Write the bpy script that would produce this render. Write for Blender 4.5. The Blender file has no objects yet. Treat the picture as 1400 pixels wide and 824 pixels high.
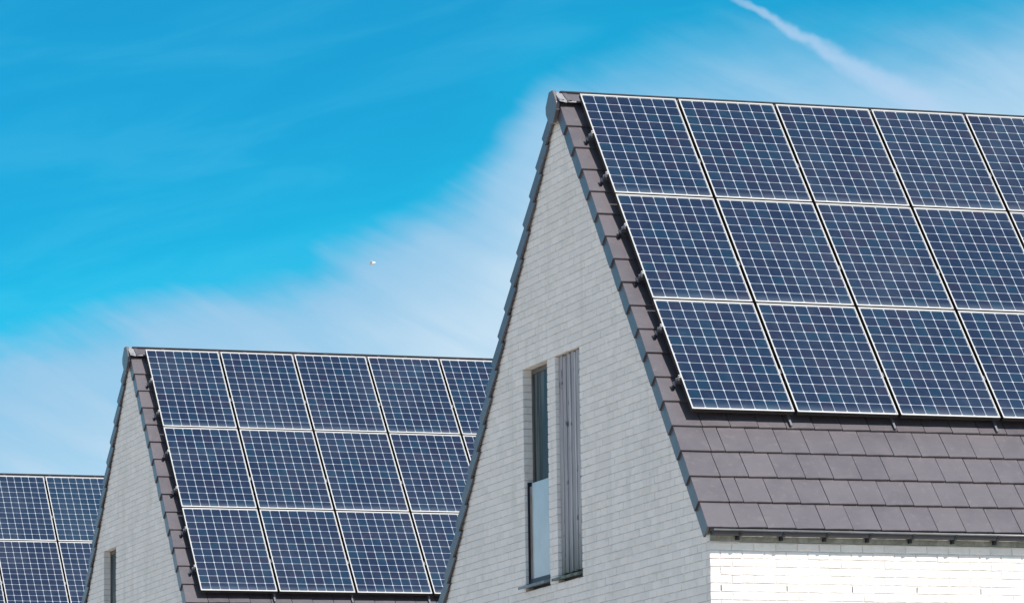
import bpy, bmesh, math, random
from mathutils import Vector, Matrix
random.seed(7)
S = bpy.context.scene
COL = S.collection
R = math.radians
APEX = 10.8                                   # height of the virtual ridge line of the nearest house

# ------------------------------------------------------------------ camera
cam_d = bpy.data.cameras.new('camera'); cam = bpy.data.objects.new('camera', cam_d); COL.objects.link(cam)
cr = Vector((0.94681737, -0.3214325, -0.01476515)); cu = Vector((-0.03538232, -0.14961215, 0.98811148)); cf = Vector((0.31982019, 0.93503869, 0.15302841))
m = Matrix(((cr.x, cu.x, -cf.x, -14.9535), (cr.y, cu.y, -cf.y, -42.2990), (cr.z, cu.z, -cf.z, -9.1912 + APEX), (0, 0, 0, 1)))
cam.matrix_world = m
cam_d.sensor_width = 36; cam_d.lens = 36 * 6021.8 / 1400; cam_d.sensor_fit = 'HORIZONTAL'
cam_d.clip_start = 0.5; cam_d.clip_end = 9000
S.camera = cam
S.view_settings.view_transform = 'Standard'; S.view_settings.look = 'None'
S.view_settings.exposure = 0.9; S.view_settings.gamma = 1.0
S.view_settings.use_curve_mapping = False

# ------------------------------------------------------------------ node helper
class N:
    def __init__(s, nt): s.nt = nt
    def n(s, t, **kw):
        o = s.nt.nodes.new(t)
        for k, v in kw.items(): setattr(o, k, v)
        return o
    def l(s, a, b): s.nt.links.new(a, b)
    def setin(s, node, i, v):
        if hasattr(v, 'is_output') or isinstance(v, bpy.types.NodeSocket): s.l(v, node.inputs[i])
        elif v is not None: node.inputs[i].default_value = v
    def math(s, op, a, b=None, c=None, clamp=False):
        o = s.n('ShaderNodeMath', operation=op); o.use_clamp = clamp
        s.setin(o, 0, a); s.setin(o, 1, b); s.setin(o, 2, c)
        return o.outputs[0]
    def smooth(s, v, a, b, lo=0.0, hi=1.0):
        o = s.n('ShaderNodeMapRange'); o.interpolation_type = 'SMOOTHSTEP'
        s.setin(o, 0, v); s.setin(o, 1, a); s.setin(o, 2, b); s.setin(o, 3, lo); s.setin(o, 4, hi)
        return o.outputs[0]
    def mix(s, f, a, b, blend='MIX'):
        o = s.n('ShaderNodeMix', data_type='RGBA', blend_type=blend)
        s.setin(o, 0, f)
        s.setin(o, 6, a if not isinstance(a, tuple) else (*a, 1)[:4]); s.setin(o, 7, b if not isinstance(b, tuple) else (*b, 1)[:4])
        return o.outputs[2]
    def noise(s, vec, scale, detail=3, rough=.5, dist=0.0):
        o = s.n('ShaderNodeTexNoise'); s.setin(o, 'Vector', vec)
        o.inputs['Scale'].default_value = scale; o.inputs['Detail'].default_value = detail
        o.inputs['Roughness'].default_value = rough; o.inputs['Distortion'].default_value = dist
        return o.outputs[0]
    def xyz(s, x, y, z):
        o = s.n('ShaderNodeCombineXYZ'); s.setin(o, 0, x); s.setin(o, 1, y); s.setin(o, 2, z); return o.outputs[0]

# ------------------------------------------------------------------ world: blue sky, a bank of thin cirrus low down, one old contrail
SUN = Vector((0.26, -0.58, 0.77)).normalized()
w = bpy.data.worlds.new('World'); S.world = w; w.use_nodes = True
g = N(w.node_tree); w.node_tree.nodes.clear()
sky = g.n('ShaderNodeTexSky', sky_type='NISHITA'); sky.sun_disc = False
sky.sun_elevation = math.asin(SUN.z); sky.sun_rotation = math.atan2(SUN.x, SUN.y)
sky.air_density = 1.0; sky.dust_density = 0.4; sky.ozone_density = 2.0
tc = g.n('ShaderNodeTexCoord'); sep = g.n('ShaderNodeSeparateXYZ'); g.l(tc.outputs['Generated'], sep.inputs[0])
az = g.math('MULTIPLY', g.math('ARCTAN2', sep.outputs[0], sep.outputs[1]), 57.2958)
el = g.math('MULTIPLY', g.math('ARCSINE', sep.outputs[2]), 57.2958)
# streak coordinates (degrees), u along the drift of the cirrus, v across it
def rotc(ang):
    c_, s_ = math.cos(R(ang)), math.sin(R(ang))
    u = g.math('ADD', g.math('MULTIPLY', az, c_), g.math('MULTIPLY', el, s_))
    v = g.math('SUBTRACT', g.math('MULTIPLY', el, c_), g.math('MULTIPLY', az, s_))
    return u, v
u1, v1 = rotc(-26)
u2, v2 = rotc(12)
n_big = g.noise(g.xyz(g.math('MULTIPLY', az, .28), g.math('MULTIPLY', el, .5), 3.1), 1.0, 4, .5, .3)
n_str = g.noise(g.xyz(g.math('MULTIPLY', u1, .35), g.math('MULTIPLY', v1, 1.9), 7.7), 1.0, 4, .55, .4)
n_str2 = g.noise(g.xyz(g.math('MULTIPLY', u2, .3), g.math('MULTIPLY', v2, 1.5), 1.3), 1.0, 4, .5, .5)
fc = g.n('ShaderNodeFloatCurve')
B = [(12.17, 8.15), (13.12, 8.42), (14.08, 8.75), (15.04, 9.0), (16.0, 9.28), (16.77, 9.6), (17.55, 9.92), (18.33, 10.35), (18.82, 10.9), (19.31, 11.45), (19.9, 11.65), (20.87, 11.75), (21.84, 11.85), (22.62, 11.9), (23.79, 12.0), (24.8, 12.2), (25.73, 12.5)]
cv = fc.mapping.curves[0]
pts = [(0.0, 7.6 / 16)] + [((a - 10) / 18, e / 16) for a, e in B] + [(1.0, 13.3 / 16)]
cv.points[0].location = pts[0]; cv.points[1].location = pts[-1]
for p in pts[1:-1]: cv.points.new(*p)
fc.mapping.update()
g.l(g.math('DIVIDE', g.math('SUBTRACT', az, 10.0), 18.0, clamp=True), fc.inputs['Value'])
el0 = g.math('MULTIPLY', fc.outputs[0], 16.0)
d = g.math('SUBTRACT', el0, el)                                       # degrees below the edge of the cloud bank
d = g.math('ADD', d, g.math('MULTIPLY', g.math('SUBTRACT', n_str, .5), .75))
d = g.math('ADD', d, g.math('MULTIPLY', g.math('SUBTRACT', n_big, .5), 1.3))
edge = g.smooth(d, g.smooth(az, 18.5, 22.5, -.38, -.8), g.smooth(az, 18.5, 22.5, .60, 1.0))
deep = g.smooth(d, .1, 2.7)
wisp = g.math('MULTIPLY', g.smooth(n_str2, .45, .72), .05)
# base blue, a little lighter and greener towards the cloud edge
lit = g.smooth(d, -3.2, -.1)
base = g.mix(1.0, sky.outputs[0], (0.055, 0.87, 1.09), 'MULTIPLY')
base = g.mix(1.0, base, g.mix(g.smooth(n_str2, .3, .7), (.90, .955, .975), (1.15, 1.035, 1.02)), 'MULTIPLY')
base2 = g.mix(g.math('MULTIPLY', g.math('POWER', lit, 3.0), .38), base, g.mix(1.0, base, (1.0, 1.32, 1.12), 'MULTIPLY'))
CIR = (2.7, 5.15, 7.3); CIR2 = (5.1, 6.7, 8.0)
cloudc = g.mix(g.math('MULTIPLY', deep, g.math('ADD', .55, g.math('MULTIPLY', n_str, .75)), clamp=True), CIR, CIR2)
amt = g.math('MULTIPLY', edge, g.math('ADD', .84, g.math('MULTIPLY', n_str, .3)), clamp=True)
low = g.smooth(g.math('ADD', el, g.math('MULTIPLY', n_big, 2.0)), 22.0, 6.0)        # far from this bank, only horizon haze
c1 = g.mix(g.math('MAXIMUM', amt, wisp), base2, cloudc)
# contrail: great-circle-like strip widening and breaking up towards its lower end
ax, ay, bx, by = 21.58, 12.86, 24.62, 11.06
L = math.hypot(bx - ax, by - ay); tx, ty = (bx - ax) / L, (by - ay) / L
pa = g.math('SUBTRACT', az, ax); pe = g.math('SUBTRACT', el, ay)
t_ = g.math('ADD', g.math('MULTIPLY', pa, tx), g.math('MULTIPLY', pe, ty))
s_ = g.math('SUBTRACT', g.math('MULTIPLY', pe, tx), g.math('MULTIPLY', pa, ty))
n_c = g.noise(g.xyz(az, el, 5.0), 1.5, 3, .6)
s_ = g.math('ADD', s_, g.math('MULTIPLY', g.math('SUBTRACT', n_c, .5), .32))
wd = g.smooth(t_, 0.1, 3.6, .055, .24)
body = g.math('SUBTRACT', 1.0, g.smooth(g.math('DIVIDE', g.math('ABSOLUTE', s_), wd), .1, 1.15))
along = g.math('MULTIPLY', g.smooth(t_, -.3, .9), g.smooth(t_, 4.5, 3.1))
con = g.math('MULTIPLY', g.math('MULTIPLY', body, along), g.math('ADD', .42, g.math('MULTIPLY', n_str, .4)))
c2 = g.mix(con, c1, (4.3, 5.9, 7.9))
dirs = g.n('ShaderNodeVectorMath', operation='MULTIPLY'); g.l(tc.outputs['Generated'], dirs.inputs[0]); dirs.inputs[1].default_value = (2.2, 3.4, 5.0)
n_hi = g.noise(dirs.outputs[0], 1.0, 5, .55, .6)                      # unseen cirrus patches higher up, added to whiten the ambient light
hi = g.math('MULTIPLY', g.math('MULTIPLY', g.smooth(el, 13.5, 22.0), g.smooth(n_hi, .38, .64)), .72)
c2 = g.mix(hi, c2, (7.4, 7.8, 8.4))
c3 = g.mix(g.math('MULTIPLY', g.smooth(el, 4.0, -1.0), .8), c2, (6.0, 7.4, 8.6))
bg = g.n('ShaderNodeBackground'); bg.inputs[1].default_value = 0.0605
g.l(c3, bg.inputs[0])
wo = g.n('ShaderNodeOutputWorld'); g.l(bg.outputs[0], wo.inputs[0])

sl = bpy.data.lights.new('sun', 'SUN'); sl.energy = 3.5; sl.angle = R(.53); sl.color = (1, .955, .89)
so = bpy.data.objects.new('sun', sl); COL.objects.link(so); so.rotation_euler = SUN.to_track_quat('Z', 'Y').to_euler()
so.location = (20, -40, 60)

# ------------------------------------------------------------------ materials
def mat(name):
    M = bpy.data.materials.new(name); M.use_nodes = True
    h = N(M.node_tree); b = M.node_tree.nodes['Principled BSDF']
    return M, h, b
def obj_co(h): return h.n('ShaderNodeTexCoord').outputs['Object']
def rnd(h): return h.n('ShaderNodeObjectInfo').outputs['Random']
def bump(h, b, height, strength, dist=.01):
    o = h.n('ShaderNodeBump'); o.inputs['Strength'].default_value = strength; o.inputs['Distance'].default_value = dist
    h.l(height, o.inputs['Height']); h.l(o.outputs[0], b.inputs['Normal'])
def geo_pos(h): return h.n('ShaderNodeNewGeometry').outputs['Position']

def m_brick():
    M, h, b = mat('limewashed_brick')
    p = geo_pos(h)
    n1 = h.noise(p, 1.3, 4, .6); n2 = h.noise(p, 26, 4, .65); n3 = h.noise(p, 7, 3, .6, .5)
    c = h.mix(h.smooth(n1, .35, .7), (.90, .83, .795), (.845, .775, .745))
    tn = h.n('ShaderNodeAttribute'); tn.attribute_name = 'tone'
    c = h.mix(h.math('MULTIPLY', tn.outputs['Fac'], .30), c, (.60, .575, .55))
    sp = h.n('ShaderNodeSeparateXYZ'); h.l(p, sp.inputs[0])
    st = h.noise(h.xyz(h.math('MULTIPLY', sp.outputs[0], 4), h.math('MULTIPLY', sp.outputs[1], 4), h.math('MULTIPLY', sp.outputs[2], .5)), 1, 4, .6)
    c = h.mix(h.math('MULTIPLY', h.smooth(st, .50, .72), .28), c, (.56, .535, .49))
    c = h.mix(h.math('MULTIPLY', h.smooth(n3, .55, .75), .45), c, (.62, .60, .56))
    c = h.mix(h.math('MULTIPLY', h.smooth(n2, .60, .78), .35), c, (.55, .54, .51))
    h.l(c, b.inputs['Base Color']); b.inputs['Roughness'].default_value = .85
    bump(h, b, h.math('ADD', n2, h.math('MULTIPLY', n3, 1.5)), .8, .009)
    return M
def m_simple(name, col, rough=.7, metal=0.0, noise=.15, sc=8, coat=0, spec=.5):
    M, h, b = mat(name)
    n = h.noise(geo_pos(h), sc, 4, .6)
    dk = tuple(x * (1 - noise * 1.6) for x in col); lt = tuple(min(1, x * (1 + noise)) for x in col)
    h.l(h.mix(h.smooth(n, .3, .7), dk, lt), b.inputs['Base Color'])
    b.inputs['Roughness'].default_value = rough; b.inputs['Metallic'].default_value = metal
    b.inputs['Coat Weight'].default_value = coat; b.inputs['Specular IOR Level'].default_value = spec
    return M
def m_tile():
    M, h, b = mat('dark_concrete_tile')
    p = geo_pos(h); r = rnd(h)
    n1 = h.noise(p, 3.0, 4, .6, .3); n2 = h.noise(p, 160, 2, .6); n3 = h.noise(p, 14, 4, .6)
    c = h.mix(h.smooth(n1, .3, .7), (.062, .051, .062), (.092, .075, .085))
    c = h.mix(h.math('MULTIPLY', r, .75), c, (.108, .090, .099))
    c = h.mix(h.math('MULTIPLY', h.smooth(n3, .55, .72), .4), c, (.14, .127, .12))
    c = h.mix(h.math('MULTIPLY', h.smooth(n2, .45, .75), .45), c, (.050, .044, .055))
    n4 = h.noise(p, 55, 3, .5)
    c = h.mix(h.math('MULTIPLY', h.smooth(n4, .70, .76), .5), c, (.20, .19, .17))
    h.l(c, b.inputs['Base Color']); b.inputs['Roughness'].default_value = .42; b.inputs['Specular IOR Level'].default_value = .6
    b.inputs['Coat Weight'].default_value = .35; b.inputs['Coat Roughness'].default_value = .3
    bump(h, b, h.math('ADD', n2, n3), .4, .004)
    return M
def m_cell(dusty):
    M, h, b = mat('solar_cell_dusty' if dusty else 'solar_cell')
    r = rnd(h)
    ra = h.n('ShaderNodeValToRGB'); h.l(r, ra.inputs[0]); e = ra.color_ramp.elements
    e[0].position = 0; e[0].color = (.004, .013, .038, 1); e[1].position = 1; e[1].color = (.004, .023, .052, 1)
    for pos, c in ((.3, (.005, .014, .041, 1)), (.55, (.004, .018, .047, 1)), (.72, (.009, .013, .037, 1)), (.88, (.003, .021, .051, 1))):
        x = e.new(pos); x.color = c
    c = ra.outputs[0]
    p = geo_pos(h)
    n = h.noise(p, 9, 4, .7); n2 = h.noise(p, 45, 3, .7)
    dustc = (.22, .25, .30)
    amt = h.math('MULTIPLY', h.smooth(n, .40, .85), .05)
    amt = h.math('ADD', amt, h.math('MULTIPLY', h.smooth(h.noise(p, .7, 3, .6, .5), .4, .75), .05))
    if dusty:
        o = h.n('ShaderNodeSeparateXYZ'); h.l(obj_co(h), o.inputs[0])
        gr = h.smooth(h.math('ADD', o.outputs[1], h.math('MULTIPLY', n, .08)), .13, 0.0)
        amt = h.math('ADD', amt, h.math('MULTIPLY', gr, .30), clamp=True)
    c = h.mix(amt, c, dustc)
    c = h.mix(h.math('MULTIPLY', h.smooth(n2, .72, .8), .08), c, dustc)
    h.l(c, b.inputs['Base Color']); b.inputs['Roughness'].default_value = .35
    b.inputs['Coat Weight'].default_value = .8; b.inputs['Coat Roughness'].default_value = .05; b.inputs['Coat IOR'].default_value = 1.22; b.inputs['Specular IOR Level'].default_value = .12
    return M
def m_wood():
    M, h, b = mat('weathered_timber')
    p = geo_pos(h); s = h.n('ShaderNodeSeparateXYZ'); h.l(p, s.inputs[0]); r = rnd(h)
    st = h.noise(h.xyz(h.math('MULTIPLY', s.outputs[0], 30), h.math('MULTIPLY', s.outputs[1], 55), h.math('MULTIPLY', s.outputs[2], 1.6)), 1, 4, .6, .4)
    c = h.mix(h.smooth(st, .3, .7), (.30, .285, .30), (.62, .60, .62))
    c = h.mix(h.math('MULTIPLY', r, .75), c, (.26, .24, .27))
    kn = h.noise(h.xyz(h.math('MULTIPLY', s.outputs[0], 8), h.math('MULTIPLY', s.outputs[1], 14), h.math('MULTIPLY', s.outputs[2], 5)), 1, 2, .5)
    c = h.mix(h.math('MULTIPLY', h.smooth(kn, .64, .69), .85), c, (.07, .06, .06))
    al = h.smooth(h.math('ADD', s.outputs[2], h.math('MULTIPLY', st, .5)), APEX - 4.2, APEX - 4.95)
    c = h.mix(h.math('MULTIPLY', al, .7), c, (.055, .085, .065))
    h.l(c, b.inputs['Base Color']); b.inputs['Roughness'].default_value = .8
    bump(h, b, st, .5, .004)
    return M
def m_fascia():
    M, h, b = mat('stained_fascia')
    p = geo_pos(h); n = h.noise(p, 5, 5, .7, .6); n2 = h.noise(p, 30, 3, .6)
    c = h.mix(h.smooth(n, .35, .65), (.20, .205, .18), (.36, .36, .33))
    c = h.mix(h.math('MULTIPLY', h.smooth(n2, .5, .7), .4), c, (.10, .11, .085))
    h.l(c, b.inputs['Base Color']); b.inputs['Roughness'].default_value = .85
    return M
def m_glass_pane():
    M, h, b = mat('dark_window_glass')
    p = geo_pos(h); s = h.n('ShaderNodeSeparateXYZ'); h.l(p, s.inputs[0])
    n = h.noise(h.xyz(s.outputs[0], h.math('MULTIPLY', s.outputs[1], 9), h.math('MULTIPLY', s.outputs[2], .5)), 1, 3, .5)
    c = h.mix(h.smooth(n, .42, .6), (.022, .042, .052), (.115, .135, .145))
    h.l(c, b.inputs['Base Color']); b.inputs['Roughness'].default_value = .25; b.inputs['IOR'].default_value = 1.3
    b.inputs['Specular IOR Level'].default_value = .22
    return M
def m_ground():
    M, h, b = mat('sandy_building_ground')
    p = geo_pos(h); n = h.noise(p, .35, 5, .6); n2 = h.noise(p, 25, 3, .7)
    c = h.mix(h.smooth(n, .35, .65), (.39, .34, .275), (.48, .43, .355)); c = h.mix(h.math('MULTIPLY', h.smooth(n2, .4, .7), .5), c, (.24, .21, .165))  # unseen ground made pale to bounce more light onto the shaded gable
    h.l(c, b.inputs['Base Color']); b.inputs['Roughness'].default_value = .95
    bump(h, b, n2, .6, .03)
    return M
def m_road():
    M, h, b = mat('paving')
    p = geo_pos(h); n = h.noise(p, 30, 4, .7); n2 = h.noise(p, .5, 4, .6)
    c = h.mix(n, (.26, .25, .235), (.36, .35, .33)); c = h.mix(h.math('MULTIPLY', h.smooth(n2, .4, .7), .3), c, (.2, .19, .18))
    h.l(c, b.inputs['Base Color']); b.inputs['Roughness'].default_value = .9
    return M
BRICK = m_brick(); TILE = m_tile(); CELL = m_cell(False); CELLD = m_cell(True); WOOD = m_wood(); FASC = m_fascia(); PANE = m_glass_pane()
MORT = m_simple('mortar', (.60, .57, .55), .95, 0, .1)
MORTF = m_simple('pale_mortar', (.66, .62, .57), .95, 0, .12)
UNDER = m_simple('roof_underlay', (.03, .03, .035), .9)
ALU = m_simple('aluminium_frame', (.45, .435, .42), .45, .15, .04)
ALU2 = m_simple('clamp_metal', (.13, .13, .15), .5, .2, .1); FRAMED = m_simple('black_frame_shade', (.022, .019, .018), .5, .1, .1)  # rail metal and frame sides darkened to deepen the shade around the panels
BACK = m_simple('white_backsheet', (.35, .375, .43), .4, 0, .05, 8, 1.0)
GUT = m_simple('dark_gutter', (.022, .026, .040), .45, .1, .15); GUTR = m_simple('gutter_rim_metal', (.24, .235, .24), .4, .3, .1)
GUTD = m_simple('gutter_bracket_metal', (.035, .038, .048), .5, .6, .15)
DARKM = m_simple('dark_blue_metal', (.007, .011, .03), .45, .2, .1)
SILL = m_simple('grey_sill', (.20, .23, .25), .5, .3, .2)
GREFL = m_simple('sky_reflection_glass', (.36, .42, .46), .12, 0, .05, 3, .6)  # pale blue stands in for the sky reflected in the guard glass
STRIP = m_simple('brick_reflection_tan', (.22, .19, .17), .7)  # tan stands in for brick reflected at the edge of the guard
FRM = m_simple('brown_window_frame', (.12, .11, .10), .6)
CAPM = m_simple('painted_lit_ridge', (.30, .29, .30), .45, .2, .12, 30)  # lighter colour stands in for the lit front of the first ridge tile
WHITE = m_simple('white_plumage', (.60, .62, .66), .7)

# ------------------------------------------------------------------ mesh and object helpers
def mesh(name, vs, fs, mt, smooth=False):
    me = bpy.data.meshes.new(name); me.from_pydata([tuple(v) for v in vs], [], fs); me.materials.append(mt)
    if smooth:
        for p in me.polygons: p.use_smooth = True
    me.update(); return me
def ob(name, me, parent=None, loc=(0, 0, 0), rot=(0, 0, 0), kind=None, label=None, cat=None, group=None):
    o = bpy.data.objects.new(name, me); COL.objects.link(o); o.parent = parent; o.location = loc; o.rotation_euler = rot
    if kind: o['kind'] = kind
    if label: o['label'] = label
    if cat: o['category'] = cat
    if group: o['group'] = group
    return o
class MB:
    def __init__(s): s.v = []; s.f = []
    def add(s, vs, fs):
        k = len(s.v); s.v += [tuple(v) for v in vs]; s.f += [tuple(i + k for i in f) for f in fs]
    def box(s, a, b, fn=None):
        x0, y0, z0 = a; x1, y1, z1 = b
        vs = [(x0, y0, z0), (x1, y0, z0), (x1, y1, z0), (x0, y1, z0), (x0, y0, z1), (x1, y0, z1), (x1, y1, z1), (x0, y1, z1)]
        if fn: vs = [fn(*v) for v in vs]
        s.add(vs, [(3, 2, 1, 0), (4, 5, 6, 7), (0, 1, 5, 4), (1, 2, 6, 5), (2, 3, 7, 6), (3, 0, 4, 7)])
    def prism(s, poly, d0, d1, fn):          # poly counter-clockwise seen from d1 side
        n = len(poly)
        vs = [fn(a, b, d0) for a, b in poly] + [fn(a, b, d1) for a, b in poly]
        fs = [tuple(range(n - 1, -1, -1)), tuple(range(n, 2 * n))] + [(i, (i + 1) % n, n + (i + 1) % n, n + i) for i in range(n)]
        s.add(vs, fs)
    def merge(s, me, mtx):
        s.add([mtx @ v.co for v in me.vertices], [tuple(p.vertices) for p in me.polygons])
    def mesh(s, name, mt, smooth=False): return mesh(name, s.v, s.f, mt, smooth)

def bevel(me, wdt, seg=1):
    bm = bmesh.new(); bm.from_mesh(me)
    bmesh.ops.bevel(bm, geom=bm.edges[:], offset=wdt, segments=seg, affect='EDGES', clamp_overlap=True)
    bm.to_mesh(me); bm.free(); return me

# ------------------------------------------------------------------ house geometry (local: apex line at y=0, z=APEX; gable tile face at x=0)
AL = 0.88161; CA, SA = math.cos(AL), math.sin(AL)
G = .3448; S0 = .6144; ROWS = 18; TW = .2915; VW = .315
XE = VW + 26 * TW                       # far end of the tiling
WX = .05; WY = 4.04; WTOP = APEX - 5.13; CH = .078; BL = .2217; JT = .0052
def SL(x, s, n, side=-1):
    return (x, side * (s * CA + n * SA), APEX - s * SA + n * CA)
def clip(poly, a, b, c):                # keep a*x+b*y<=c
    out = []
    for i in range(len(poly)):
        p, q = poly[i], poly[(i + 1) % len(poly)]
        dp, dq = a * p[0] + b * p[1] - c, a * q[0] + b * q[1] - c
        if dp <= 0: out.append(p)
        if (dp < 0 < dq) or (dq < 0 < dp):
            t = dp / (dp - dq); out.append((p[0] + (q[0] - p[0]) * t, p[1] + (q[1] - p[1]) * t))
    return out
def area(p): return abs(sum(p[i][0] * p[(i + 1) % len(p)][1] - p[(i + 1) % len(p)][0] * p[i][1] for i in range(len(p)))) / 2
NWALL = -.065
def rake_clip(poly):                    # gable: a=-y ; n = y-part: |y|*SA + (z-APEX)*CA <= NWALL
    poly = clip(poly, SA, CA, NWALL + APEX * CA)
    return clip(poly, -SA, CA, NWALL + APEX * CA) if poly else poly

def tone(me, vals):
    a = me.attributes.new('tone', 'FLOAT', 'FACE'); a.data.foreach_set('value', vals)
def brick_verts(poly, depth, rg):
    # densify long edges, jitter outline inwards, chamfer ring
    pts = []
    n = len(poly)
    for i in range(n):
        p, q = poly[i], poly[(i + 1) % n]; L_ = math.hypot(q[0] - p[0], q[1] - p[1])
        k = 3 if L_ > .15 else 1
        for j in range(k): pts.append((p[0] + (q[0] - p[0]) * j / k, p[1] + (q[1] - p[1]) * j / k))
    cx = sum(p[0] for p in pts) / len(pts); cy = sum(p[1] for p in pts) / len(pts)
    def ins(p, d):
        vx, vy = cx - p[0], cy - p[1]
        return (p[0] + max(-1, min(1, vx / .02)) * d, p[1] + max(-1, min(1, vy / .02)) * d)
    o1 = [ins(p, rg.uniform(-.0004, .0032)) for p in pts]
    i1 = [ins(p, rg.uniform(.003, .0115)) for p in o1]
    jz = rg.uniform(-.0022, .0012)
    m_ = len(pts)
    vs = [(a, b, -depth) for a, b in o1] + [(a, b, -.005 + jz) for a, b in o1] + [(a, b, jz + rg.uniform(-.0012, .0008)) for a, b in i1]
    fs = []
    for i in range(m_):
        j = (i + 1) % m_
        fs += [(i, j, m_ + j, m_ + i), (m_ + i, m_ + j, 2 * m_ + j, 2 * m_ + i)]
    fs.append(tuple(range(2 * m_, 3 * m_)))
    return vs, fs
GX = lambda a, b, d: (WX - d, -a, b)            # gable plane mapping (a=-y)
FX = lambda a, b, d: (a, -WY - d, b)            # front wall mapping (a=x)

def layout(kind, openings, slots, rg):
    """list of brick polygons (a,b) for a wall; running half bond with quoins at the front corner"""
    out = []
    k = -int((WTOP) / CH) - 1
    while True:
        z0 = WTOP + k * CH; z1 = z0 + CH
        if z0 > APEX - .1: break
        if z1 <= 0.0 or (kind == 'front' and z0 > WTOP - .01): k += 1; continue
        odd = (k + 1) % 2
        if kind == 'gable': lo, hi = -4.04, 4.04                      # a = -y ; a=+4.04 is the front corner
        else: lo, hi = WX, 8.0
        xs = []
        if kind == 'gable':
            start = 4.04 - (0 if odd else .1045)
            x = start
            while x > lo - BL: xs.append((x - BL, x)); x -= BL
            if not odd: pass
        else:
            x = lo + (.1045 if odd else 0) 
            while x < hi: xs.append((x, x + BL)); x += BL
        iv = []
        for p, q in xs:
            p, q = max(p, lo), min(q, hi)
            segs = [(p, q)]
            for (oa, obb, oz0, oz1) in openings:
                if z0 >= oz0 - .002 and z1 <= oz1 + .002:
                    ns = []
                    for (s, e) in segs:
                        if e <= oa or s >= obb: ns.append((s, e)); continue
                        if s < oa: ns.append((s, oa))
                        if e > obb: ns.append((obb, e))
                    segs = ns
            iv += segs
        iv.sort(); mg = []
        for (s, e) in iv:                                             # a sliver beside an opening becomes one longer brick
            if mg and abs(mg[-1][1] - s) < 1e-6 and (e - s < .055 or mg[-1][1] - mg[-1][0] < .055): mg[-1] = (mg[-1][0], e)
            else: mg.append((s, e))
        for (s, e) in mg:
            if e - s < .01: continue
            h = JT / 2
            gl = gr = h
            for (sx, sk) in slots:
                if sk == k and abs(s - sx) < BL / 2: gl = .007
            corner = (kind == 'gable' and abs(e - 4.04) < 1e-6) ; c2 = (kind == 'front' and abs(s - WX) < 1e-6)
            a0 = s if c2 else s + gl
            a1 = e if corner else e - gr
            j = [rg.uniform(-.0012, .0012) for _ in range(4)]
            poly = [(a0, z0 + h + j[0]), (a1, z0 + h + j[1]), (a1, z1 - h + j[2]), (a0, z1 - h + j[3])]
            if kind == 'gable':
                poly = rake_clip(poly)
            if len(poly) < 3 or area(poly) < .0009: continue
            out.append((poly, k))
        k += 1
    return out

def core(openings, kind):
    """solid wall behind the bricks, in convex pieces round the openings"""
    mb = MB()
    if kind == 'gable':
        zs = sorted({-.3, APEX} | {z for o in openings for z in (o[2] - .012, o[3] + .012)})
        for z0, z1 in zip(zs, zs[1:]):
            cuts = sorted([(o[0], o[1]) for o in openings if o[2] - .012 <= z0 + 1e-4 and o[3] + .012 >= z1 - 1e-4])
            a = -4.032
            for c0, c1 in [(u - .012, v + .012) for u, v in cuts] + [(4.032, None)]:
                poly = rake_clip([(a, z0), (c0, z0), (c0, z1), (a, z1)])
                if len(poly) > 2 and area(poly) > 1e-4: mb.prism(poly, -.30, -.0065, GX)
                if c1 is not None: a = c1
    else:
        mb.box((WX + .3, -WY + .0062, -.3), (8.0, -WY + .3, WTOP))
    return mb.mesh(kind + '_core', MORT if kind == 'gable' else MORTF)

CAMP = Vector((-14.95, -42.3, 1.61))
def build_wall(house, kind, openings, slots, off, individual, zmin):
    rg = random.Random(3 if kind == 'gable' else 5)
    w_ = ob('gable_wall' if kind == 'gable' else 'front_wall', core(openings, kind), house)
    fn = GX if kind == 'gable' else FX
    L_ = layout(kind, openings, slots, rg)
    items = []
    for poly, k in L_:
        cx = sum(p[0] for p in poly) / len(poly); cz = sum(p[1] for p in poly) / len(poly)
        c = Vector(fn(cx, cz, 0)) + Vector(off)
        items.append((cz < zmin, (c - CAMP).length, poly, cx, cz))
    items.sort(key=lambda t: (t[0], t[1]))
    rest = MB(); cnt = 0; tones = []
    for below, dist, poly, cx, cz in items:
        tv = rg.random() ** 1.5
        vs, fs = brick_verts(poly, .10 if kind == 'gable' else .09, rg)
        if individual and not below and cnt < 299 and (kind == 'gable' or cx < 4.3):
            loc = Vector(fn(cx, cz, 0))
            me = mesh('brick', [Vector(fn(*v)) - loc for v in vs], fs, BRICK); tone(me, [tv] * len(me.polygons))
            ob('brick', me, w_, loc); cnt += 1
        else: rest.add([fn(*v) for v in vs], fs); tones += [tv] * len(fs)
    rm = rest.mesh('brickwork', BRICK); tone(rm, tones)
    ob('brickwork', rm, w_, kind='stuff')
    if kind == 'front':
        mb = MB(); mb.box((.0005, .0035, .014), (.0055, .014, CH - .012)); vm = mb.mesh('weep_vent', DARKM)
        for sx, sk in slots: ob('weep_vent', vm, w_, (sx, -WY, WTOP + sk * CH))
    return w_

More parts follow.
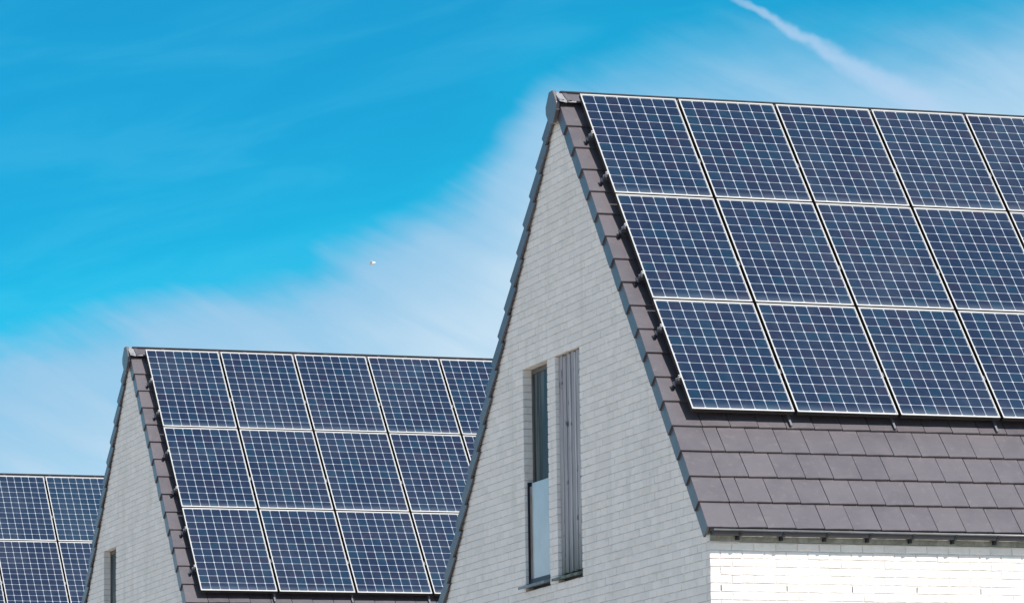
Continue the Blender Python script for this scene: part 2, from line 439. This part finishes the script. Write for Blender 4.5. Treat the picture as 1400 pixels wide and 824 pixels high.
# ------------------------------------------------------------------ tiles
TILT = .022 / G
def tile_mesh(wd, rg, name='roof_tile'):
    Lg = .42; t = .0195; c = .004; x0 = .0042; x1 = wd - .0042
    sk = .0045 * wd / .29; r = [rg.uniform(-.0012, .0012) for _ in range(4)]
    def P(x, u, n): return (x, u + sk * (x / wd), n - u * TILT + .0025 * (x / wd))
    top = [P(x0, c, r[0]), P(x1, c, r[1]), P(x1, Lg, 0), P(x0, Lg, 0)]
    low = [P(x0, 0, r[0] - c), P(x1, 0, r[1] - c), P(x1, 0, -t), P(x0, 0, -t), P(x1, Lg, -t), P(x0, Lg, -t)]
    mid = [P(wd * .5, c, .0015 + r[2]), P(wd * .5, 0, -c + r[2]), P(wd * .5, Lg, 0)]
    vs = top + low + mid
    fs = [(0, 10, 12, 3), (10, 1, 2, 12), (4, 11, 10, 0), (11, 5, 1, 10), (7, 6, 5, 11, 4), (0, 3, 9, 7, 4), (1, 5, 6, 8, 2), (7, 9, 8, 6)]
    return mesh(name, vs, fs, TILE)
def verge_mesh(flip):
    Lg = .42; t = .0195; c = .004; LD = .14
    mb = MB()
    sx = -1 if flip else 1
    def P(x, u, n): return (sx * x, u, n - u * TILT)
    ox = lambda u: .020 * min(1, u / .345)
    x1 = VW - .0036
    v = [P(ox(0) + c, c, 0), P(x1, c, 0), P(x1, Lg, 0), P(ox(Lg) + c, Lg, 0),
         P(ox(0), 0.0, -c), P(x1, 0, -c), P(x1, 0, -t), P(.024, 0, -t), P(ox(Lg), Lg, -c),
         P(ox(0), 0, -LD), P(.024, 0, -LD), P(ox(.36), .36, -LD), P(ox(.36) + .015, .36, -LD),
         P(ox(.36), .36, -c), P(ox(.36) + .015, .36, -t), P(x1, Lg, -t), P(ox(Lg) + .015, Lg, -t)]
    f = [(0, 1, 2, 3), (4, 5, 1, 0), (4, 7, 6, 5), (4, 9, 10, 7), (4, 0, 3, 8, 13), (9, 4, 13, 11), (9, 11, 12, 10), (7, 10, 12, 14), (11, 13, 14, 12), (1, 5, 6, 15, 2), (6, 7, 14, 16, 15), (13, 8, 16, 14), (3, 2, 15, 16, 8)]
    if flip: f = [tuple(reversed(q)) for q in f]
    mb.add(v, f); return mb.mesh('verge_tile', TILE)
rg0 = random.Random(11)
TM = [tile_mesh(TW, rg0) for _ in range(6)]; HM = [tile_mesh(TW / 2, rg0) for _ in range(2)]; VM = verge_mesh(False); VMB = verge_mesh(True)

def ridge_profile(s_end, r_top, th):
    out = []
    y0 = s_end * CA + .035 * SA; z0 = -s_end * SA + .035 * CA
    pts_ = [(-y0, z0), (-y0 * .62, z0 * .62 - .022), (-.055, -.082), (-.028, -.068), (0, r_top), (.028, -.068), (.055, -.082), (y0 * .62, z0 * .62 - .022), (y0, z0)]
    return pts_
def ridge_mesh(L_, grow, mt, name):
    pr = ridge_profile(.262, -.062, .02)
    mb = MB(); n = len(pr)
    def ring(x, e, dn): return [(x, y * (1 + e), APEX + z + dn) for y, z in pr]
    A = ring(0, .05 + grow, .006 + grow * .1); Bq = ring(.05, .05 + grow, .006 + grow * .1); Cq = ring(.052, grow, 0); D = ring(L_, grow, 0)
    A2 = [(0, y, z - .022) for x, y, z in A]; D2 = [(L_, y, z - .022) for x, y, z in D]
    vs = A + Bq + Cq + D + A2 + D2; fs = []
    for r_ in range(3):
        for i in range(n - 1): fs.append((r_ * n + i, r_ * n + i + 1, (r_ + 1) * n + i + 1, (r_ + 1) * n + i))
    for i in range(n - 1):
        fs.append((4 * n + i, 4 * n + i + 1, i + 1, i)); fs.append((3 * n + i, 3 * n + i + 1, 5 * n + i + 1, 5 * n + i)); fs.append((5 * n + i, 5 * n + i + 1, 4 * n + i + 1, 4 * n + i))
    fs += [(0, n, 2 * n, 3 * n, 5 * n, 4 * n), (5 * n - 1, 6 * n - 1, 4 * n - 1, 3 * n - 1, 2 * n - 1, n - 1)]
    fs = [tuple(reversed(f)) for f in fs]
    return mesh(name, vs, fs, mt)
RM = ridge_mesh(.405, 0, TILE, 'ridge_tile'); RM0 = ridge_mesh(.085, .05, CAPM, 'lit_ridge_collar')
def ridge_end_mesh():
    out = [(0, -.045), (-.055, -.047), (-.165, -.19), (-.16, -.27), (-.06, -.39), (.06, -.39), (.16, -.27), (.165, -.19), (.055, -.047)]
    mb = MB(); mb.prism([(-y, APEX + z) for y, z in out][::-1], .0, .042, lambda a, b, d: (.012 - d, -a, b))
    return bevel(mb.mesh('ridge_end_plate', TILE), .004)
REM = ridge_end_mesh()

def rot_side(side): return (AL, 0, 0) if side < 0 else (AL, 0, math.pi)
def tile_mtx(x, s, side):
    return Matrix.Translation(SL(x, s, 0, side)) @ (Matrix.Rotation(AL, 4, 'X') if side < 0 else Matrix.Rotation(math.pi, 4, 'Z') @ Matrix.Rotation(AL, 4, 'X'))
def jit(M_, rg): return M_ @ Matrix.Translation((0, 0, rg.uniform(-.0012, .0012))) @ Matrix.Rotation(rg.uniform(-.003, .003), 4, 'Z')

def build_roof(house, rows_ind, verge_ind):
    rg = random.Random(21)
    mb = MB()
    for side in (-1, 1):
        fn = lambda x, s, n, side=side: SL(x, s, n, side)
        mb.box((.075, .02, -.062), (8.0, 6.42, -.036), fn)
    rf = ob('roof', mb.mesh('roof', UNDER), house)
    rest = MB()
    for side in (-1, 1):
        for k in range(ROWS):
            s = S0 + k * G
            items = []
            x = VW
            if k % 2 == 0: items.append((x, HM[k // 2 % 2], TW / 2)); x += TW / 2
            while x < XE - .02:
                wd = TW
                if x + TW > XE + .01: items.append((x, HM[0], TW / 2)); x += TW / 2
                else: items.append((x, rg.choice(TM), TW)); x += TW
            for (x, me, wd) in items:
                xx = x if side < 0 else x + wd
                M_ = jit(tile_mtx(xx, s, side), rg)
                if side < 0 and k in rows_ind and x < 5.2:
                    o = ob('roof_tile', me, rf); o.matrix_local = M_
                else: rest.merge(me, M_)
            M_ = jit(tile_mtx(0, s, side), rg); me = VM if side < 0 else VMB
            if verge_ind: o = ob('verge_tile', me, rf); o.matrix_local = M_
            else: rest.merge(me, M_)
            # far verge, out of view
            rest.merge(VMB if side < 0 else VM, tile_mtx(XE + VW, s, side))
    ob('tiling', rest.mesh('tiling', TILE), rf, kind='stuff')
    for i in range(21): ob('ridge_tile', RM, rf, (.085 + i * .4, 0, 0) if i else (.085, 0, 0))
    ob('lit_ridge_collar', RM0, rf, (-.005, 0, 0))
    ob('ridge_end_plate', REM, rf)
    return rf

# ------------------------------------------------------------------ gutter and fascia
def gutter_mesh():
    mb = MB(); cy, cz, r = -4.136, APEX - 5.035, .046; n = 12
    prof = [(cy - r * math.cos(math.pi * i / n), cz - r * math.sin(math.pi * i / n)) for i in range(n + 1)]
    inner = [(cy - (r - .004) * math.cos(math.pi * i / n), cz - (r - .004) * math.sin(math.pi * i / n)) for i in range(n + 1)]
    loop = prof + inner[::-1]
    x0, x1 = .045, XE + .2
    k = len(loop)
    mb.add([(x0, y, z) for y, z in loop] + [(x1, y, z) for y, z in loop], [(i, (i + 1) % k, k + (i + 1) % k, k + i) for i in range(k)])
    me = mb.mesh('gutter', GUT); return me
def tube(mb, pts_, r, n=8):
    for (a, b) in zip(pts_, pts_[1:]):
        a, b = Vector(a), Vector(b); d_ = (b - a).normalized(); q = d_.to_track_quat('Z', 'Y').to_matrix()
        ring = [q @ Vector((r * math.cos(2 * math.pi * i / n), r * math.sin(2 * math.pi * i / n), 0)) for i in range(n)]
        mb.add([a + v for v in ring] + [b + v for v in ring], [(i, (i + 1) % n, n + (i + 1) % n, n + i) for i in range(n)] + [tuple(range(n - 1, -1, -1)), tuple(range(n, 2 * n))])
GM = gutter_mesh()
mb = MB(); tube(mb, [(.04, -4.183, APEX - 5.031), (XE + .2, -4.183, APEX - 5.031)], .0095, 10); RIM = mb.mesh('gutter_rim', GUTR, True)
mb = MB(); pr = [(-4.136 - .0465 * math.cos(math.pi * i / 10), APEX - 5.035 - .0465 * math.sin(math.pi * i / 10)) for i in range(11)]
mb.prism([(y, z) for y, z in pr][::1], 0, .012, lambda a, b, d: (.034 + d, a, b)); ENDC = mb.mesh('gutter_end', GUTD)
mb = MB()
prb = [(-4.136 - .0475 * math.cos(math.pi * i / 8), APEX - 5.035 - .0475 * math.sin(math.pi * i / 8)) for i in range(9)]
prc = [(-4.136 - .053 * math.cos(math.pi * i / 8), APEX - 5.035 - .053 * math.sin(math.pi * i / 8)) for i in range(9)]
lp = prb + prc[::-1]; k_ = len(lp)
for i in range(8):
    q = [prb[i], prb[i + 1], prc[i + 1], prc[i]]
    mb.prism(q[::-1], 0, .028, lambda a, b, d: (d, a, b))
mb.box((0, -4.10, APEX - 5.115), (.028, -4.055, APEX - 5.02))
mb.box((.006, -4.192, APEX - 5.052), (.022, -4.180, APEX - 5.040))
BRK = mb.mesh('gutter_bracket', GUTD)

def build_eaves(house):
    gt = ob('gutter', GM, house)
    ob('gutter_rim', RIM, gt); ob('gutter_end', ENDC, gt)
    for i in range(17): ob('gutter_bracket', BRK, gt, (.30 + i * .44, 0, 0))
    mb = MB(); mb.box((WX + .004, -4.058, WTOP + .004), (8.0, -3.97, APEX - 4.985))
    ob('fascia', mb.mesh('fascia', FASC), house)

# ------------------------------------------------------------------ windows in the gable
WZ0 = WTOP + CH; WZ1 = WTOP + 30 * CH           # opening heights
def build_window(house, y0, y1, screen):
    zb = WZ0 - CH                                  # -5.13 .. opening starts one course lower (sill seat)
    xg = WX + .108
    mb = MB()
    for a, b in (((xg - .006, y0, WZ1 - .05), (xg + .05, y1, WZ1)), ((xg - .006, y0, zb), (xg + .05, y1, zb + .07)), ((xg - .006, y0, zb + .07), (xg + .05, y0 + .045, WZ1 - .05)), ((xg - .006, y1 - .03, zb + .07), (xg + .05, y1, WZ1 - .05))):
        mb.box(a, b)
    wf = ob('window', mb.mesh('window_frame', FRM), house)
    mb = MB(); mb.box((xg + .006, y0 + .04, zb + .06), (xg + .018, y1 - .025, WZ1 - .045)); ob('pane', mb.mesh('pane', PANE), wf)
    mb = MB(); mb.box((-.018, y0 + .002, WZ0 - .045), (WX - .006, y1 + .05, WZ0 - .016), lambda x, y, z: (x, y, z - (.014 if x < .02 else 0)))
    mb.box((WX - .006, y0 + .002, WZ0 - .045), (xg + .02, y1 - .002, WZ0 - .016))
    ob('window_sill', bevel(mb.mesh('window_sill', SILL), .003), wf)
    gz1 = APEX - 4.0; gz0 = WZ0 + .045
    gx = WX + .052
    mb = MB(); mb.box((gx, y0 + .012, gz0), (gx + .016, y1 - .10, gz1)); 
    gp = ob('glass_guard', bevel(mb.mesh('guard_glass', GREFL), .002), house)
    mb = MB(); mb.box((gx - .018, y1 - .022, WZ0 - .01), (gx + .026, y1 - .003, gz1 + .015)); ob('guard_post', mb.mesh('guard_post', DARKM), gp)
    mb = MB(); mb.box((gx - .018, y0 + .003, WZ0 - .01), (gx + .026, y0 + .012, gz1 + .015)); ob('guard_post', mb.mesh('guard_post', DARKM), gp)
    mb = MB(); mb.box((gx + .002, y1 - .10, gz0), (gx + .014, y1 - .022, gz1 - .03)); ob('reflection_strip', mb.mesh('reflection_strip', STRIP), gp)
    mb = MB(); mb.box((gx - .012, y0 + .012, WZ0 - .008), (gx + .028, y1 - .022, gz0)); ob('guard_rail', mb.mesh('guard_rail', DARKM), gp)

def build_screen(house, y0, y1):
    mb = MB(); mb.box((WX + .075, y0, WZ0 - CH), (WX + .095, y1, WZ1)); bk = ob('timber_screen', mb.mesh('screen_backing', FRM), house)
    rg = random.Random(4); y = y1 - .004; i = 0
    wds = [.085, .050, .070, .040, .095, .050, .105, .045, .075, .050, .06]
    while y > y0 + .02:
        wd = min(wds[i % len(wds)], y - y0 - .004); prd = (.036 if i % 2 == 0 else .044) + rg.uniform(-.003, .003)
        top = WZ1 - rg.uniform(.004, .03); bot = WZ0 + rg.uniform(.0, .012)
        loc = (WX + .075 - prd / 2, y - wd / 2, (top + bot) / 2)
        mb = MB(); h = (top - bot) / 2
        mb.box((-prd / 2, -wd / 2 + .0055, -h), (prd / 2 - .001, wd / 2 - .0055, h)); me = bevel(mb.mesh('board', WOOD), .0015)
        ob('board', me, bk, loc); y -= wd; i += 1
    mb = MB(); mb.box((.012, y0 - .004, WZ0 - .045), (WX + .08, y1 + .10, WZ0 - .018), lambda x, y, z: (x, y, z - (.012 if x < .03 else 0)))
    sl_ = m_simple('mossy_sill', (.12, .15, .13), .7, 0, .4, 12)
    ob('screen_sill', mb.mesh('screen_sill', sl_), bk)

# ------------------------------------------------------------------ solar panels
PW, PH, GAPX, GAPY = 1.057, 1.569, .0338, .0213
PX0, PQ, PN = .2070, .238, .12
def panel_meshes():
    H = .046; fw = .0125; ft = .019
    mb = MB()
    for x in (0, PW - fw): mb.box((x, 0, -H), (x + fw, PH, 0))
    for u in (0, PH - ft): mb.box((fw, u, -H), (PW - fw, u + ft, -.0004))
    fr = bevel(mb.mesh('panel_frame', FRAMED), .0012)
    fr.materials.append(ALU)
    for p in fr.polygons: p.material_index = 1 if p.normal.z > .4 else 0  # black sides put shade into the frame; only upward faces stay bright
    mb = MB(); mb.box((fw - .001, ft - .001, -.012), (PW - fw + .001, PH - ft + .001, -.0048)); bk = mb.mesh('backsheet', BACK)
    pu = (PH - 2 * ft - .006) / 12; pxx = (PW - 2 * fw - .004) / 8
    cw, chh, ch = pxx - .0062, pu - .0062, .010
    def cell(mt):
        o = [(ch, 0), (cw - ch, 0), (cw, ch), (cw, chh - ch), (cw - ch, chh), (ch, chh), (0, chh - ch), (0, ch)]
        m2 = MB(); m2.prism(o, -.0008, .0, lambda a, b, d: (a, b, d)); return m2.mesh('cell', mt)
    c0, c1 = cell(CELL), cell(CELLD)
    pos = [(fw + .002 + .0031 + i * pxx, ft + .003 + .0031 + j * pu, -.0036) for j in range(12) for i in range(8)]
    mj = MB()
    for p in pos: mj.merge(c0, Matrix.Translation(p))
    return fr, bk, c0, c1, pos, mj.mesh('cells', CELL)
FR, BK, C0, C1, CPOS, CJ = panel_meshes()
ORD = ['first', 'second', 'third', 'fourth', 'fifth', 'sixth', 'seventh']; RN = ['top', 'middle', 'bottom']
def build_panels(off, ncols, det_cols, roofname, group):
    for r_ in range(3):
        for c_ in range(ncols):
            x = PX0 + c_ * (PW + GAPX); s = PQ + r_ * (PH + GAPY) + PH
            e = bpy.data.objects.new('solar_panel', None); COL.objects.link(e); e.empty_display_size = .2
            e.location = Vector(SL(x, s, PN)) + Vector(off); e.rotation_euler = (AL, 0, 0)
            e['category'] = 'solar panel'; e['group'] = group
            e['label'] = 'blue solar panel, %s from the left, %s row, on %s' % (ORD[c_], RN[r_], roofname)
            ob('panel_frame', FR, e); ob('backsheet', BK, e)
            if c_ in det_cols:
                for i, p in enumerate(CPOS): ob('cell', C1 if i < 8 else C0, e, p)
            else: ob('cell', CJ, e, kind='stuff')

def build_mount(off, ncols, where):
    e = bpy.data.objects.new('mounting_frame', None); COL.objects.link(e); e.location = off
    e['category'] = 'mounting frame'; e['label'] = 'aluminium rails and clamps holding the solar panels on %s' % where
    span = ncols * (PW + GAPX)
    ss = [.853, 1.50, 2.30, 3.021, 3.80, 4.53]
    for s in ss:
        mb = MB(); mb.box((PX0 - .035, s - .02, .030), (PX0 + span, s + .02, .072), lambda x, a, n: SL(x, a, n))
        ob('rail', mb.mesh('rail', ALU2), e)
        mb = MB(); mb.box((PX0 - .020, s - .018, .072), (PX0 - .002, s + .018, .118), lambda x, a, n: SL(x, a, n)); mb.box((PX0 - .017, s - .006, .125), (PX0 - .005, s + .006, .133), lambda x, a, n: SL(x, a, n))
        ob('end_clamp', mb.mesh('end_clamp', ALU), e)
        mb = MB(); mb.box((PX0 - .068, s + .045, -.015), (PX0 - .048, s + .070, .045), lambda x, a, n: SL(x, a, n)); mb.box((PX0 - .068, s + .0, .035), (PX0 - .048, s + .070, .045), lambda x, a, n: SL(x, a, n))
        ob('hook_shadow', mb.mesh('hook_shadow', DARKM), e)  # dark hook also stands in for the shadow blotch beside the clamp
    for c_ in range(ncols - 1):
        x = PX0 + (c_ + 1) * (PW + GAPX) - GAPX
        mb = MB(); mb.box((x - .040, .3, .012), (x - .020, 5.085, .028), lambda xx, a, n: SL(xx, a, n)); ob('cross_rail', mb.mesh('cross_rail', ALU2), e)
        for s in (.853, 2.30 + .1, 3.80 + .1) if c_ % 1 == 0 else ():
            pass
        for r_ in range(3):
            s = PQ + r_ * (PH + GAPY) + PH * .62
            mb = MB(); mb.box((x + .004, s - .03, .072), (x + GAPX - .004, s + .03, .098), lambda xx, a, n: SL(xx, a, n)); ob('mid_clamp', mb.mesh('mid_clamp', ALU2), e)

# ------------------------------------------------------------------ houses
HOUSES = [
    dict(off=(0, 0, 0), name='the nearest roof', near=0, wy=(.49, 1.26), label='nearest white brick house, tall window and timber slatted opening in its steep gable'),
    dict(off=(-.1561, 17.8245, -.1629), name='the middle roof', near=1, wy=(.886, 1.623), label='middle white brick house, slim dark window low in its gable, behind the nearest house'),
    dict(off=(-.5158, 32.2072, -.2954), name='the farthest roof', near=2, wy=(.886, 1.623), label='farthest house at the lower left edge, only its panelled roof showing'),
]
for H in HOUSES:
    h = bpy.data.objects.new('brick_house', None); COL.objects.link(h); h.location = H['off']
    h['label'] = H['label']; h['category'] = 'house'; h['group'] = 'white brick houses in a row'
    y0, y1 = H['wy']
    ops = [(-y1, -y0, WTOP, WZ1)]
    if H['near'] == 0: ops.append((-.233, .505, WTOP, WZ1))
    fs_ = [(WX + .1045 + i * BL * 3, -6) for i in range(10)]
    gs = [(-1.42, 33), (.9, 12), (-2.4, 10), (2.7, -3), (-.3, 38)]
    build_wall(h, 'gable', ops, gs, H['off'], H['near'] == 0, APEX - 5.85)
    build_wall(h, 'front', [], fs_, H['off'], H['near'] == 0, APEX - 5.80)
    mb = MB()                                                        # back wall and far gable
    mb.box((WX + .3, WY - .3, -.3), (8.0, WY, WTOP))
    mb.prism(rake_clip([(-4.03, -.3), (4.03, -.3), (4.03, APEX), (-4.03, APEX)]), -.3, 0, lambda a, b, d: (8.3 + d - .3 + .3, a, b))
    ob('rear_wall', mb.mesh('rear_wall', BRICK), h)
    build_roof(h, range(13, 18) if H['near'] == 0 else (range(13, 16) if H['near'] == 1 else ()), H['near'] < 2)
    build_eaves(h)
    build_window(h, y0, y1, False)
    if H['near'] == 0: build_screen(h, -.505, .233)
    build_mount(H['off'], 7, H['name'])
    build_panels(H['off'], 7, (0, 1, 2, 3, 4) if H['near'] < 2 else (), H['name'], 'solar panels on ' + H['name'])

# ------------------------------------------------------------------ ground
mb = MB(); mb.add([(-4000, -4000, 0), (4000, -4000, 0), (4000, 4000, 0), (-4000, 4000, 0)], [(0, 1, 2, 3)])
ob('ground', mb.mesh('ground', m_ground()), kind='structure')
mb = MB(); mb.box((-7.5, -60, -.1), (-2.5, 70, .02)); ob('path', mb.mesh('path', m_road()), kind='structure')

# ------------------------------------------------------------------ distant bird
bd = cf + cr * ((509 - 700) / 6021.8) - cu * ((360 - 412) / 6021.8)
bp = Vector(cam.matrix_world.translation) + bd * 300
mb = MB()
def ell(mb, c, r, rot=0, n=10, m_=6):
    vs = []; fs = []
    for i in range(m_ + 1):
        th = math.pi * i / m_
        for j in range(n):
            ph = 2 * math.pi * j / n
            x, y, z = r[0] * math.cos(th), r[1] * math.sin(th) * math.cos(ph), r[2] * math.sin(th) * math.sin(ph)
            vs.append((c[0] + x * math.cos(rot) - z * math.sin(rot), c[1] + y, c[2] + x * math.sin(rot) + z * math.cos(rot)))
    for i in range(m_):
        for j in range(n): fs.append((i * n + j, i * n + (j + 1) % n, (i + 1) * n + (j + 1) % n, (i + 1) * n + j))
    mb.add(vs, fs)
ell(mb, (0, 0, 0), (.24, .10, .10), .25); ell(mb, (-.04, .14, .10), (.11, .22, .035), .5); ell(mb, (-.04, -.14, .10), (.11, .22, .035), .5)
ob('bird', mb.mesh('bird', WHITE, True), None, bp, (0, 0, R(-19)), label='tiny white bird alone in the pale sky left of the nearest gable', cat='bird')
